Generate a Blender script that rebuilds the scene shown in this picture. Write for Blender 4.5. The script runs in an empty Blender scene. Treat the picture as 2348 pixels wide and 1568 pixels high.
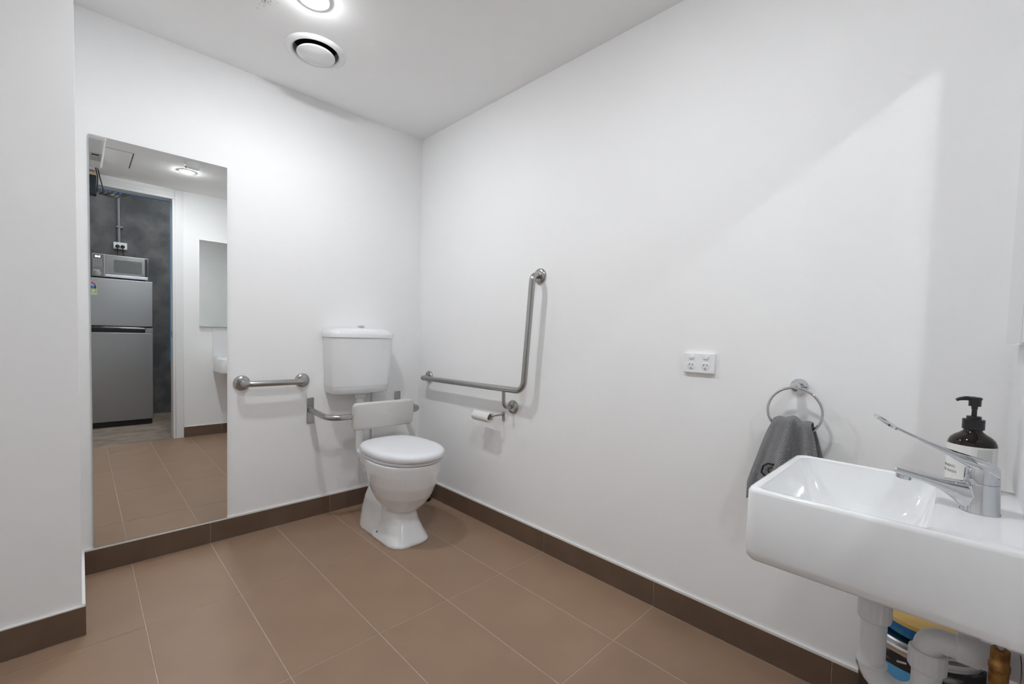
import bpy, bmesh, math, random
from mathutils import Vector, Matrix
random.seed(7)
sc = bpy.context.scene
col = sc.collection
PI = math.pi
# ------------------------------------------------------------------ camera
CAM = Vector((-1.66481, -2.62530, 1.08941))
FPX, YAW, PITCH, ROLL, SX, SY = 1003.196, 0.785077, -0.0427264, 0.0283327, 9.5467, 30.628
cd = bpy.data.cameras.new('camera'); cam = bpy.data.objects.new('camera', cd); col.objects.link(cam)
fw = Vector((math.sin(YAW)*math.cos(PITCH), math.cos(YAW)*math.cos(PITCH), math.sin(PITCH)))
rt = Vector((math.cos(YAW), -math.sin(YAW), 0)); up = rt.cross(fw)
r2 = rt*math.cos(ROLL) + up*math.sin(ROLL); u2 = up*math.cos(ROLL) - rt*math.sin(ROLL)
m = Matrix((r2, u2, -fw)).transposed().to_4x4(); m.translation = CAM
cam.matrix_world = m
cd.sensor_fit = 'HORIZONTAL'; cd.sensor_width = 36.0; cd.lens = FPX/2348*36
cd.shift_x = -SX/2348; cd.shift_y = SY/2348; cd.clip_start = 0.01
sc.camera = cam
# ------------------------------------------------------------------ world, exposure
w = bpy.data.worlds.new('world'); sc.world = w; w.use_nodes = True
w.node_tree.nodes['Background'].inputs[0].default_value = (0.75, 0.85, 1, 1)
w.node_tree.nodes['Background'].inputs[1].default_value = 0.15
vs = sc.view_settings
vs.view_transform = 'Standard'; vs.look = 'None'; vs.gamma = 1.0; vs.use_curve_mapping = False
vs.exposure = 2.48
try:
    sc.cycles.blur_glossy = 0.0
    sc.cycles.caustics_reflective = True
    sc.cycles.sample_clamp_indirect = 0.0
    sc.cycles.max_bounces = 9; sc.cycles.diffuse_bounces = 5; sc.cycles.glossy_bounces = 5
    sc.cycles.adaptive_threshold = 0.04; sc.cycles.use_auto_tile = False
    sc.cycles.use_light_tree = False
    sc.cycles.use_guiding = True; sc.cycles.use_surface_guiding = True
except Exception: pass
LAMP_E = 98.0        # emission of the two bathroom downlight lenses
OUT_E = 0.9         # emission of the unseen light panel added outside the door

# ------------------------------------------------------------------ materials
def mat(name, c, rough=0.5, metal=0.0, spec=0.5, coat=0.0, noise=None, bump=None, emit=None, aniso=None, trans=None):
    m = bpy.data.materials.new(name); m.use_nodes = True
    nt = m.node_tree; b = nt.nodes['Principled BSDF']
    b.inputs['Base Color'].default_value = (*c, 1); b.inputs['Roughness'].default_value = rough
    b.inputs['Metallic'].default_value = metal; b.inputs['Specular IOR Level'].default_value = spec
    b.inputs['Coat Weight'].default_value = coat; b.inputs['Coat Roughness'].default_value = 0.04
    tc = None
    def co():
        nonlocal tc
        if tc is None: tc = nt.nodes.new('ShaderNodeTexCoord')
        return tc.outputs['Object']
    def nz(scale, detail=2, stretch=None):
        n = nt.nodes.new('ShaderNodeTexNoise'); n.inputs['Scale'].default_value = scale; n.inputs['Detail'].default_value = detail
        if stretch:
            mp = nt.nodes.new('ShaderNodeMapping'); mp.inputs['Scale'].default_value = stretch
            nt.links.new(co(), mp.inputs['Vector']); nt.links.new(mp.outputs[0], n.inputs['Vector'])
        else: nt.links.new(co(), n.inputs['Vector'])
        return n
    if noise:                      # (scale, second colour, lo, hi, stretch)
        sc_, c2, lo, hi = noise[:4]
        n = nz(sc_, noise[5] if len(noise) > 5 else 3, noise[4] if len(noise) > 4 else None)
        r = nt.nodes.new('ShaderNodeMapRange'); r.inputs[1].default_value = lo; r.inputs[2].default_value = hi
        nt.links.new(n.outputs[0], r.inputs[0])
        mx = nt.nodes.new('ShaderNodeMix'); mx.data_type = 'RGBA'
        mx.inputs['A'].default_value = (*c, 1); mx.inputs['B'].default_value = (*c2, 1)
        nt.links.new(r.outputs[0], mx.inputs['Factor']); nt.links.new(mx.outputs['Result'], b.inputs['Base Color'])
    if bump:                       # (scale, strength, distance, stretch)
        n = nz(bump[0], 1, bump[3] if len(bump) > 3 else None)
        bp = nt.nodes.new('ShaderNodeBump'); bp.inputs['Strength'].default_value = bump[1]; bp.inputs['Distance'].default_value = bump[2]
        nt.links.new(n.outputs[0], bp.inputs['Height']); nt.links.new(bp.outputs[0], b.inputs['Normal'])
    if emit:
        b.inputs['Emission Color'].default_value = (*emit[0], 1); b.inputs['Emission Strength'].default_value = emit[1]
    if trans: b.inputs['Transmission Weight'].default_value = trans
    return m
M = {}
def matte(name, c):
    m = bpy.data.materials.new(name); m.use_nodes = True; nt = m.node_tree
    nt.nodes.remove(nt.nodes['Principled BSDF']); d = nt.nodes.new('ShaderNodeBsdfDiffuse'); d.inputs['Color'].default_value = (*c, 1)
    nt.links.new(d.outputs[0], nt.nodes['Material Output'].inputs['Surface']); return m
M['wall'] = matte('wall_paint', (0.885, 0.887, 0.89))
M['ceil'] = matte('ceiling_paint', (0.92, 0.92, 0.918))
M['grout'] = mat('grout', (0.52, 0.43, 0.36), 0.85, spec=0.2, noise=(30, (0.42, 0.34, 0.28), .3, .7))
M['tile'] = mat('porcelain_floor_tile', (0.318, 0.208, 0.140), 0.42, spec=0.34, noise=(5, (0.288, 0.188, 0.127), .3, .7), bump=(420, 0.10, 0.0006))
M['skirt'] = mat('porcelain_skirting_tile', (0.158, 0.102, 0.070), 0.45, spec=0.35, noise=(9, (0.135, 0.087, 0.060), .3, .7), bump=(420, 0.10, 0.0006))
M['dust'] = mat('brown_grey_dust', (0.34, 0.31, 0.27), 0.9)
M['caulk'] = mat('white_sealant', (0.82, 0.82, 0.80), 0.5)
M['porc'] = mat('white_porcelain', (0.82, 0.83, 0.84), 0.12, spec=0.5, coat=0.5)
M['plastic'] = mat('white_plastic', (0.86, 0.865, 0.87), 0.25, spec=0.5)
M['plastic2'] = mat('white_satin_plastic', (0.80, 0.81, 0.84), 0.38, spec=0.4)
M['pad'] = mat('off_white_pad_plastic', (0.62, 0.61, 0.585), 0.45, spec=0.4)
M['steel'] = mat('brushed_stainless', (0.43, 0.42, 0.405), 0.26, 1.0, bump=(160, 0.05, 0.0005))
M['chrome'] = mat('chrome', (0.60, 0.615, 0.64), 0.05, 1.0)
M['mirror'] = mat('mirror_silvering', (0.86, 0.88, 0.87), 0.0, 1.0)
M['mirror_edge'] = mat('mirror_glass_edge', (0.35, 0.42, 0.40), 0.1)
M['cabmirror'] = mat('cabinet_mirror', (0.78, 0.80, 0.79), 0.02, 1.0)
M['black'] = mat('black_plastic', (0.012, 0.012, 0.014), 0.35)
M['dark'] = mat('dark_void', (0.02, 0.02, 0.022), 0.7)
M['slot'] = mat('slot_grey', (0.06, 0.06, 0.065), 0.6)
M['frame'] = mat('white_door_frame', (0.80, 0.80, 0.81), 0.35, spec=0.4)
M['bluetape'] = mat('blue_masking_tape', (0.06, 0.36, 0.82), 0.5)
M['concrete'] = mat('dark_concrete', (0.10, 0.103, 0.107), 0.8, noise=(5.0, (0.185, 0.18, 0.178), .40, .66, None, 9), bump=(60, 0.2, 0.003))
M['cfloor'] = mat('concrete_floor', (0.30, 0.235, 0.185), 0.7, noise=(7, (0.18, 0.138, 0.108), .35, .7), bump=(80, 0.15, 0.002))
M['fridge'] = mat('brushed_steel_fridge', (0.40, 0.41, 0.42), 0.36, 1.0, bump=(40, 0.06, 0.001, (1, 1, 60)))
M['fridge_side'] = mat('grey_fridge_side', (0.16, 0.165, 0.17), 0.5)
M['mw'] = mat('silver_microwave', (0.45, 0.45, 0.46), 0.3, 0.8)
M['mwdoor'] = mat('microwave_door', (0.28, 0.285, 0.285), 0.22, 0.6)
M['mwglass'] = mat('microwave_window', (0.17, 0.18, 0.175), 0.15, 0.3)
M['mwpanel'] = mat('microwave_panel', (0.22, 0.22, 0.225), 0.35, 0.2)
M['grey'] = mat('mid_grey', (0.30, 0.30, 0.31), 0.5)
M['lightgrey'] = mat('light_grey', (0.55, 0.55, 0.56), 0.5)
M['pvc'] = mat('white_pvc_pipe', (0.70, 0.72, 0.75), 0.32, spec=0.45)
M['brass'] = mat('brown_brass', (0.36, 0.20, 0.07), 0.38, 1.0, noise=(60, (0.16, 0.08, 0.03), .4, .7))
M['braid'] = mat('braided_steel', (0.55, 0.55, 0.56), 0.3, 1.0, bump=(500, 0.6, 0.001))
M['amber'] = mat('dark_amber_bottle', (0.010, 0.0045, 0.0025), 0.06, spec=0.45)
M['label'] = mat('cream_paper_label', (0.76, 0.75, 0.72), 0.55)
M['ink'] = mat('dark_ink', (0.06, 0.06, 0.06), 0.6)
M['greyink'] = mat('grey_ink', (0.42, 0.42, 0.41), 0.6)
M['tin'] = mat('tin_metal', (0.62, 0.62, 0.62), 0.22, 1.0)
M['canlabel'] = mat('black_tin_label', (0.018, 0.018, 0.021), 0.4, noise=(11, (0.42, 0.43, 0.45), .54, .70, (1, 1, 3.2), 6))
M['skyblue'] = mat('light_blue_print', (0.10, 0.38, 0.70), 0.45)
M['yellow'] = mat('mustard_yellow_lid', (0.74, 0.50, 0.15), 0.45)
M['blue'] = mat('deep_blue_band', (0.005, 0.11, 0.33), 0.4, noise=(40, (0.02, 0.15, 0.18), .55, .6))
M['silverduct'] = mat('silver_foil', (0.72, 0.73, 0.75), 0.22, 1.0, bump=(40, 0.5, 0.01))
M['red'] = mat('red_print', (0.45, 0.01, 0.03), 0.45)
M['lime'] = mat('lime_print', (0.45, 0.70, 0.01), 0.45)
M['paleblue'] = mat('pale_blue_print', (0.30, 0.60, 0.88), 0.45)
M['midblue'] = mat('mid_blue_print', (0.02, 0.20, 0.60), 0.45)
M['tan'] = mat('tan_wood', (0.55, 0.42, 0.28), 0.6)
M['navy'] = mat('navy_black_plastic', (0.012, 0.018, 0.03), 0.4)
M['display'] = mat('lit_display', (0.1, 0.1, 0.1), 0.3, emit=((0.85, 0.95, 1.0), 3.0))
M['display'].cycles.emission_sampling = 'NONE'
M['lamp'] = mat('downlight_lens', (0.9, 0.9, 0.9), 0.4, emit=((0.955, 0.980, 1.0), LAMP_E))
M['outer_fill'] = mat('outer_fill_surface', (0.9, 0.9, 0.9), 0.4, emit=((0.93, 0.97, 1.0), OUT_E))
M['outer_fill'].cycles.emission_sampling = 'NONE'
def towel_mat():
    m = mat('grey_waffle_towel', (0.135, 0.135, 0.142), 0.95, spec=0.1); nt = m.node_tree; b = nt.nodes['Principled BSDF']
    uv = nt.nodes.new('ShaderNodeUVMap')
    mp = nt.nodes.new('ShaderNodeMapping'); mp.inputs['Rotation'].default_value = (0, 0, PI/4); mp.inputs['Scale'].default_value = (215, 215, 1)
    nt.links.new(uv.outputs[0], mp.inputs[0])
    ch = nt.nodes.new('ShaderNodeTexVoronoi'); ch.inputs['Scale'].default_value = 1.0; ch.inputs['Randomness'].default_value = 0.15
    nt.links.new(mp.outputs[0], ch.inputs['Vector'])
    rp = nt.nodes.new('ShaderNodeMapRange'); rp.inputs[1].default_value = 0.05; rp.inputs[2].default_value = 0.62
    nt.links.new(ch.outputs['Distance'], rp.inputs[0])
    mx = nt.nodes.new('ShaderNodeMix'); mx.data_type = 'RGBA'
    mx.inputs['A'].default_value = (0.38, 0.38, 0.39, 1); mx.inputs['B'].default_value = (0.20, 0.20, 0.21, 1)
    nt.links.new(rp.outputs[0], mx.inputs['Factor']); nt.links.new(mx.outputs['Result'], b.inputs['Base Color'])
    bp = nt.nodes.new('ShaderNodeBump'); bp.invert = True; bp.inputs['Strength'].default_value = 0.9; bp.inputs['Distance'].default_value = 0.002
    nt.links.new(rp.outputs[0], bp.inputs['Height']); nt.links.new(bp.outputs[0], b.inputs['Normal'])
    return m
M['towel'] = towel_mat()

# ------------------------------------------------------------------ mesh helpers
def finish(name, bm, m, parent=None, smooth=False, bevel=None, kind=None, angle=40):
    me = bpy.data.meshes.new(name)
    bmesh.ops.recalc_face_normals(bm, faces=bm.faces[:])
    bm.to_mesh(me); bm.free()
    me.materials.append(M[m] if isinstance(m, str) else m)
    o = bpy.data.objects.new(name, me); col.objects.link(o)
    if bevel:
        b = o.modifiers.new('bevel', 'BEVEL'); b.width = bevel[0]; b.segments = bevel[1]; b.limit_method = 'ANGLE'; b.angle_limit = math.radians(35)
        b.harden_normals = False
        smooth = True
    if smooth:
        for p in me.polygons: p.use_smooth = True
        try: me.set_sharp_from_angle(angle=math.radians(angle))
        except Exception: pass
    if parent is not None: put_under(o, parent)
    if kind: o['kind'] = kind
    return o
def put_under(o, parent):
    bpy.context.view_layer.update() if False else None
    o.parent = parent
    o.matrix_parent_inverse = world_of(parent).inverted()
def world_of(o):
    mw = Matrix.LocRotScale(o.location, o.rotation_euler, o.scale)
    if o.parent: mw = world_of(o.parent) @ o.matrix_parent_inverse @ mw
    return mw
def thing(name, loc, label, cat, group=None):
    o = bpy.data.objects.new(name, None); col.objects.link(o); o.location = loc
    o.empty_display_size = 0.05
    return tag(o, label, cat, group)
def tag(o, label, cat, group=None):
    o['label'] = label; o['category'] = cat
    if group: o['group'] = group
    return o
def addbox(bm, x0, x1, y0, y1, z0, z1):
    v = [bm.verts.new((x, y, z)) for z in (z0, z1) for y in (y0, y1) for x in (x0, x1)]
    for f in ((0,2,3,1), (4,5,7,6), (0,1,5,4), (2,6,7,3), (0,4,6,2), (1,3,7,5)): bm.faces.new([v[i] for i in f])
    return v
def box(name, m, x0, x1, y0, y1, z0, z1, parent=None, bevel=None, kind=None):
    bm = bmesh.new(); addbox(bm, min(x0,x1), max(x0,x1), min(y0,y1), max(y0,y1), min(z0,z1), max(z0,z1))
    return finish(name, bm, m, parent, bevel=bevel, kind=kind)
def frame_for(axis):
    a = Vector(axis).normalized()
    h = Vector((0,0,1)) if abs(a.z) < 0.9 else Vector((1,0,0))
    u = h.cross(a).normalized(); v = a.cross(u)
    return a, u, v
def addlathe(bm, origin, axis, prof, seg=32, cap=True):
    """prof: list of (radius, distance along axis)"""
    o = Vector(origin); a, u, v = frame_for(axis); rings = []
    for r, h in prof:
        if r < 1e-6: rings.append([bm.verts.new(o + a*h)])
        else: rings.append([bm.verts.new(o + a*h + (u*math.cos(t) + v*math.sin(t))*r) for t in (2*PI*i/seg for i in range(seg))])
    for A, B in zip(rings, rings[1:]):
        for i in range(seg):
            j = (i+1) % seg
            if len(A) == 1 and len(B) == 1: continue
            if len(A) == 1: bm.faces.new((A[0], B[i], B[j]))
            elif len(B) == 1: bm.faces.new((A[i], A[j], B[0]))
            else: bm.faces.new((A[i], A[j], B[j], B[i]))
    if cap:
        for R in (rings[0], rings[-1]):
            if len(R) > 2: bm.faces.new(R)
    return rings
def lathe(name, m, origin, axis, prof, parent=None, seg=32, cap=True, angle=40):
    bm = bmesh.new(); addlathe(bm, origin, axis, prof, seg, cap)
    return finish(name, bm, m, parent, smooth=True, angle=angle)
def fillet(pts, rad, n=7):
    pts = [Vector(p) for p in pts]
    if not isinstance(rad, (list, tuple)): rad = [rad]*len(pts)
    out = [pts[0]]
    for i in range(1, len(pts)-1):
        p, a, b = pts[i], pts[i-1], pts[i+1]
        d1 = (a-p).normalized(); d2 = (b-p).normalized(); ang = d1.angle(d2)
        if abs(ang-PI) < 1e-3: out.append(p); continue
        L = min(rad[i]/math.tan(ang/2), (a-p).length*0.49, (b-p).length*0.49); r = L*math.tan(ang/2)
        c = p + (d1+d2).normalized()*(r/math.sin(ang/2)); s = p + d1*L; e = p + d2*L
        vs_, ve = s-c, e-c; tot = vs_.angle(ve)
        for k in range(n+1):
            t = k/n; out.append(c + (vs_*math.sin((1-t)*tot) + ve*math.sin(t*tot))/math.sin(tot))
    out.append(pts[-1]); return out
def addtube(bm, pts, r, seg=14, closed=False, cap=True):
    pts = [Vector(p) for p in pts]; n = len(pts); rs = r if isinstance(r, (list, tuple)) else [r]*n
    tang = []
    for i in range(n):
        if closed: t = pts[(i+1) % n] - pts[i-1]
        else: t = pts[min(i+1, n-1)] - pts[max(i-1, 0)]
        tang.append(t.normalized())
    _, u, v = frame_for(tang[0]); rings = []
    for i in range(n):
        u = (u - tang[i]*u.dot(tang[i])).normalized(); v = tang[i].cross(u)
        rings.append([bm.verts.new(pts[i] + (u*math.cos(a)+v*math.sin(a))*rs[i]) for a in (2*PI*k/seg for k in range(seg))])
    last = n if closed else n-1
    for i in range(last):
        A, B = rings[i], rings[(i+1) % n]
        for k in range(seg):
            j = (k+1) % seg; bm.faces.new((A[k], A[j], B[j], B[k]))
    if cap and not closed:
        bm.faces.new(rings[0]); bm.faces.new(rings[-1])
def tube(name, m, pts, r, parent=None, seg=14, closed=False):
    bm = bmesh.new(); addtube(bm, pts, r, seg, closed)
    return finish(name, bm, m, parent, smooth=True, angle=50)
def ring_pts(cx, cy, z, a, b, n=48, p=2.3, pb=None):
    out = []
    for i in range(n):
        t = 2*PI*i/n; c, s = math.cos(t), math.sin(t); e = 2/(pb if pb and s > 0 else p)
        out.append(Vector((cx + a*math.copysign(abs(c)**e, c), cy + b*math.copysign(abs(s)**e, s), z)))
    return out
def addloft(bm, rings, capa=True, capb=True):
    R = [[bm.verts.new(p) for p in r] for r in rings]; n = len(R[0])
    for A, B in zip(R, R[1:]):
        for i in range(n): bm.faces.new((A[i], A[(i+1) % n], B[(i+1) % n], B[i]))
    if capa: bm.faces.new(R[0])
    if capb: bm.faces.new(R[-1])
def text_bm(txt, size, extr=0.0):
    cu = bpy.data.curves.new('t', 'FONT'); cu.body = txt; cu.size = size; cu.extrude = extr; cu.align_x = 'CENTER'; cu.align_y = 'CENTER'; cu.resolution_u = 2
    o = bpy.data.objects.new('t', cu); col.objects.link(o)
    dg = bpy.context.evaluated_depsgraph_get(); me = bpy.data.meshes.new_from_object(o.evaluated_get(dg))
    bm = bmesh.new(); bm.from_mesh(me)
    bpy.data.objects.remove(o); bpy.data.curves.remove(cu); bpy.data.meshes.remove(me)
    return bm
def map_bm(bm, f):
    for v in bm.verts: v.co = Vector(f(v.co.x, v.co.y, v.co.z))
    return bm

# ------------------------------------------------------------------ the setting
HC = 2.403; YD = -2.735; XL = -2.20; WT = 0.12
NX, NY = -1.668, -0.512           # corner of the projecting wall on the left
MIRY = -0.0085                     # front of the tall mirror
JX0, JX1, HEADZ = -1.97, -1.006, 2.335
def S(o): o['kind'] = 'structure'; return o
S(box('wall_back', 'wall', NX-0.02, 0.12, 0, 0.12, -0.05, HC+0.05))
S(box('wall_right', 'wall', 0, 0.12, YD-0.12, 0.0, -0.05, HC+0.05))
S(box('wall_nib', 'wall', XL-0.1, NX, NY, 0.12, -0.05, HC+0.05))
S(box('wall_left', 'wall', XL-0.12, XL, YD-0.12, NY, -0.05, HC+0.05))
wf = bmesh.new()
addbox(wf, JX1, 0.0, YD-WT, YD, -0.05, HC+0.05); addbox(wf, XL, JX0, YD-WT, YD, -0.05, HC+0.05); addbox(wf, JX0, JX1, YD-WT, YD, HEADZ, HC+0.05)
S(finish('wall_front', wf, 'wall'))
# ceiling with round cut-outs for the vent and the downlights
L1 = (-0.993, -0.763); L2 = (-1.008, -2.045); VENT = (-0.862, -0.432)
def ceiling():
    bm = bmesh.new(); edges = []
    def loop(pts):
        vs_ = [bm.verts.new(p) for p in pts]
        for a, b in zip(vs_, vs_[1:]+vs_[:1]): edges.append(bm.edges.new((a, b)))
    loop([(XL-.1, YD-.1, HC), (0.1, YD-.1, HC), (0.1, 0.1, HC), (XL-.1, 0.1, HC)])
    for (cx, cy), r in ((L1, 0.052), (L2, 0.052), (VENT, 0.098)):
        loop([(cx+r*math.cos(2*PI*i/40), cy+r*math.sin(2*PI*i/40), HC) for i in range(40)])
    bmesh.ops.triangle_fill(bm, use_beauty=True, use_dissolve=False, edges=edges)
    g = bmesh.ops.extrude_face_region(bm, geom=bm.faces[:])
    for e in g['geom']:
        if isinstance(e, bmesh.types.BMVert): e.co.z += 0.015
    return S(finish('ceiling', bm, 'ceil'))
ce = ceiling()
bm = bmesh.new()
rs = random.Random(3)
for k in range(34):          # dust specks blown onto the paint
    a, q = rs.uniform(0, 2*PI), abs(rs.gauss(0, 0.030)); r = rs.uniform(0.0009, 0.0030)
    addlathe(bm, (-1.122 + q*math.cos(a)*0.8, -0.602 + q*math.sin(a)*1.1, HC+0.0005), (0,0,-1), [(r, 0.0), (r*0.8, 0.0012)], 6)
finish('dust_specks', bm, 'dust', ce, kind='stuff')
S(box('light_block_slab', 'dark', XL-.2, 0.2, YD-0.2, 0.2, 2.70, 2.85))  # unseen slab added above the ceiling to block light leaks
# floor: grout bed and one object for each tile
TX = [-0.3044 - 0.3*k for k in range(5)]; TY = [-0.6032 - 0.6*k for k in range(5)]
floor = S(box('floor', 'grout', XL, 0.0, YD-0.0, 0.0, -0.05, -0.0012))
cache = {}
def tile(x0, x1, y0, y1, gx=0.0016, gy=0.0013):
    x0 += gx; x1 -= gx; y0 += gy; y1 -= gy
    if x1-x0 < 0.02 or y1-y0 < 0.02: return
    w_, d_ = round(x1-x0, 4), round(y1-y0, 4); key = (w_, d_)
    if key not in cache:
        bm = bmesh.new(); e = 0.0009
        b = [bm.verts.new(p) for p in ((0,0,-0.004), (w_,0,-0.004), (w_,d_,-0.004), (0,d_,-0.004))]
        c = [bm.verts.new(p) for p in ((0,0,-e), (w_,0,-e), (w_,d_,-e), (0,d_,-e))]
        t = [bm.verts.new(p) for p in ((e,e,0), (w_-e,e,0), (w_-e,d_-e,0), (e,d_-e,0))]
        for A, B in ((b, c), (c, t)):
            for i in range(4): bm.faces.new((A[i], A[(i+1)%4], B[(i+1)%4], B[i]))
        bm.faces.new(t)
        bmesh.ops.recalc_face_normals(bm, faces=bm.faces[:])
        me = bpy.data.meshes.new('tile'); bm.to_mesh(me); bm.free(); me.materials.append(M['tile']); cache[key] = me
    o = bpy.data.objects.new('tile', cache[key]); col.objects.link(o); o.location = (x0, y0, 0); o.parent = floor
def ltile(x0, x1, y0, y1, g=0.0014):      # tile cut to an L around the projecting wall
    bm = bmesh.new(); xa, ya = NX+ST0+g, NY-ST0-g
    P = [(x0+g, y0+g), (x1-g, y0+g), (x1-g, y1-g), (xa, y1-g), (xa, ya), (x0+g, ya)]
    lo = [bm.verts.new((*p, -0.004)) for p in P]; hi = [bm.verts.new((*p, 0.0)) for p in P]
    for i in range(6): bm.faces.new((lo[i], lo[(i+1) % 6], hi[(i+1) % 6], hi[i]))
    bm.faces.new(hi); finish('tile', bm, 'tile', floor)
ST0 = 0.010
xs = [-0.010] + TX; xs = [x for x in xs if x > XL] + [XL]
ys = [-0.010] + [y for y in TY if y > YD] + [YD]
for i in range(len(xs)-1):
    for j in range(len(ys)-1):
        x1, x0, y1, y0 = xs[i], xs[i+1], ys[j], ys[j+1]
        if y0 < NY-0.01 and y1 > NY-0.01:      # row beside the projecting wall
            if x1 <= NX+0.012: tile(x0, x1, y0, NY-0.010)
            elif x0 < NX+0.010: ltile(x0, x1, y0, y1)
            else: tile(x0, x1, y0, y1)
        else: tile(x0, x1, y0, y1)
# skirting tiles (one object for each), white sealant on top
HS = 0.103; ST = 0.010
def skirting(name, pieces, bead):
    base = S(box(name, 'grout', *bead[0]))
    for p in pieces:
        box('skirting_tile', 'skirt', *p, parent=base, bevel=(0.0012, 1))
    box('sealant_bead', 'caulk', *bead[1], parent=base)
g = 0.0010
jx = [-0.6044 - 0.6*k for k in range(2)]; ex = [-ST] + jx + [NX+ST]
skirting('baseboard_back', [(ex[i+1]+g, ex[i]-g, -ST, 0.0, 0.0015, HS) for i in range(3)],
         ((NX, 0, -0.0078, 0.0, 0.0, HS-0.002), (NX+0.001, -0.001, -0.0085, 0.0, HS-0.0005, HS+0.0085)))
ey = [0.0] + [-0.6032 - 0.6*k for k in range(4)] + [YD+ST]
skirting('baseboard_right', [(-ST, 0.0, ey[i+1]+g, ey[i]-g, 0.0015, HS) for i in range(5)],
         ((-0.0078, 0.0, YD, 0.0, 0.0, HS-0.002), (-0.0085, 0.0, YD+0.001, -0.001, HS-0.0005, HS+0.0085)))
skirting('baseboard_nib', [(XL, NX+ST, NY-ST, NY, 0.0015, HS), (NX, NX+ST, NY+0.0005, -ST-0.001, 0.0015, HS)],
         ((XL, NX+0.0078, NY-0.0078, -ST, 0.0, HS-0.002), (NX+0.0002, NX+0.0090, NY-0.006, -0.0095, HS-0.0005, HS+0.0085)))
box('sealant_bead', 'caulk', XL, NX+0.008, NY-0.0085, NY, HS-0.0005, HS+0.004, parent=bpy.data.objects['baseboard_nib'])
skirting('baseboard_front', [(-0.628+g, -0.001, YD, YD+ST, 0.0015, HS), (-0.940, -0.628-g, YD, YD+ST, 0.0015, HS)],
         ((-0.94, 0.0, YD, YD+0.0078, 0.0, HS-0.002), (-0.94, -0.001, YD, YD+0.0085, HS-0.0005, HS+0.004)))
# door frame of the opening behind the camera
dr = thing('door_1', (-1.5, YD, 0), 'white door frame of the doorway seen in the tall mirror', 'door frame'); dr['kind'] = 'structure'
del dr['category']
for nm, x0, x1 in (('jamb', JX1-0.020, JX1), ('jamb', JX0, JX0+0.020)):
    box(nm, 'frame', x0, x1, YD-WT-0.01, YD+0.012, 0, HEADZ-0.0285, dr, (0.002, 1))
box('head', 'frame', JX0, JX1, YD-WT-0.01, YD+0.012, HEADZ-0.028, HEADZ, dr, (0.002, 1))
box('architrave', 'frame', JX1, -0.942, YD, YD+0.008, 0, HC-0.001, dr, (0.002, 1))
box('architrave', 'frame', JX0, JX1, YD, YD+0.006, HEADZ, HC-0.03, dr, (0.002, 1))
box('masking_tape', 'bluetape', JX1-0.0235, JX1-0.0202, YD-WT-0.01, YD-WT+0.004, 0.75, HEADZ-0.03, dr)
box('masking_tape', 'bluetape', JX0+0.03, JX1-0.03, YD-WT-0.01, YD-WT+0.004, HEADZ-0.0325, HEADZ-0.0282, dr)
box('strike_plate', 'steel', JX1-0.0215, JX1-0.019, YD-0.075, YD-0.045, 0.985, 1.045, dr, (0.001, 1))
# ------------------------------------------------------------------ room beyond the doorway
YO = -4.46
S(box('floor_outer', 'cfloor', -4.2, 1.6, YO, YD, -0.06, -0.004))
S(box('wall_outer', 'concrete', -4.2, 1.6, YO-0.1, YO, -0.06, 3.0))
S(box('wall_outer_right', 'concrete', 1.5, 1.6, YO, YD-WT, -0.06, 3.0))
S(box('wall_outer_left', 'concrete', -4.3, -4.2, YO, YD-WT, -0.06, 3.0))
S(box('wall_outer_lining', 'wall', -4.2, XL-0.12, YD-WT, YD, -0.06, 3.0))
S(box('wall_outer_lining_right', 'wall', 0.12, 1.6, YD-WT, YD, -0.06, 3.0))
S(box('wall_outer_lining_upper', 'concrete', XL-0.12, 0.12, YD-WT, YD-0.02, HC+0.05, 3.0))
S(box('ceiling_outer', 'concrete', -4.3, 1.6, YO-0.1, YD, 3.0, 3.1))
# ------------------------------------------------------------------ ceiling things
def downlight(p, label):
    t = thing('downlight', (p[0], p[1], HC), label, 'ceiling light', 'recessed downlights')
    lathe('trim_ring', 'plastic', (p[0], p[1], HC), (0,0,-1), [(0.047, -0.012), (0.047, 0.001), (0.050, 0.004), (0.057, 0.0035), (0.060, 0.0), (0.053, -0.0005), (0.0515, -0.012)], t, 40, cap=False)
    lathe('housing', 'plastic', (p[0], p[1], HC), (0,0,1), [(0.0515, 0.0), (0.0515, 0.05), (0.0, 0.05)], t, 32, cap=False)
    lathe('lens', 'lamp', (p[0], p[1], HC), (0,0,-1), [(0.0, -0.014), (0.036, -0.014), (0.036, -0.001), (0.034, 0.005), (0.027, 0.0105), (0.015, 0.0138), (0.0, 0.015)], t, 40, cap=False, angle=80)
    lathe('reflector', 'plastic', (p[0], p[1], HC), (0,0,-1), [(0.036, -0.008), (0.0468, -0.001)], t, 40, cap=False)
    return t
downlight(L1, 'round downlight in the ceiling nearest the round air vent')
downlight(L2, 'lit round downlight beside the smoke alarm, seen in the tall mirror')
vt = thing('ceiling_vent', (*VENT, HC), 'round white ceiling air vent with a flat centre disc', 'vent')
vo = (*VENT, HC)
lathe('flange', 'plastic', vo, (0,0,-1), [(0.097, -0.03), (0.097, -0.004), (0.100, 0.006), (0.108, 0.011), (0.120, 0.009), (0.131, 0.002), (0.132, 0.0), (0.0985, -0.001)], vt, 56, cap=False)
lathe('duct_collar', 'dark', vo, (0,0,1), [(0.0965, 0.028), (0.0965, 0.20), (0.0, 0.20)], vt, 48, cap=False)
lathe('collar_sleeve', 'lightgrey', vo, (0,0,1), [(0.0968, 0.0), (0.0968, 0.032), (0.0955, 0.032), (0.0955, 0.0)], vt, 48, cap=False)
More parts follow.
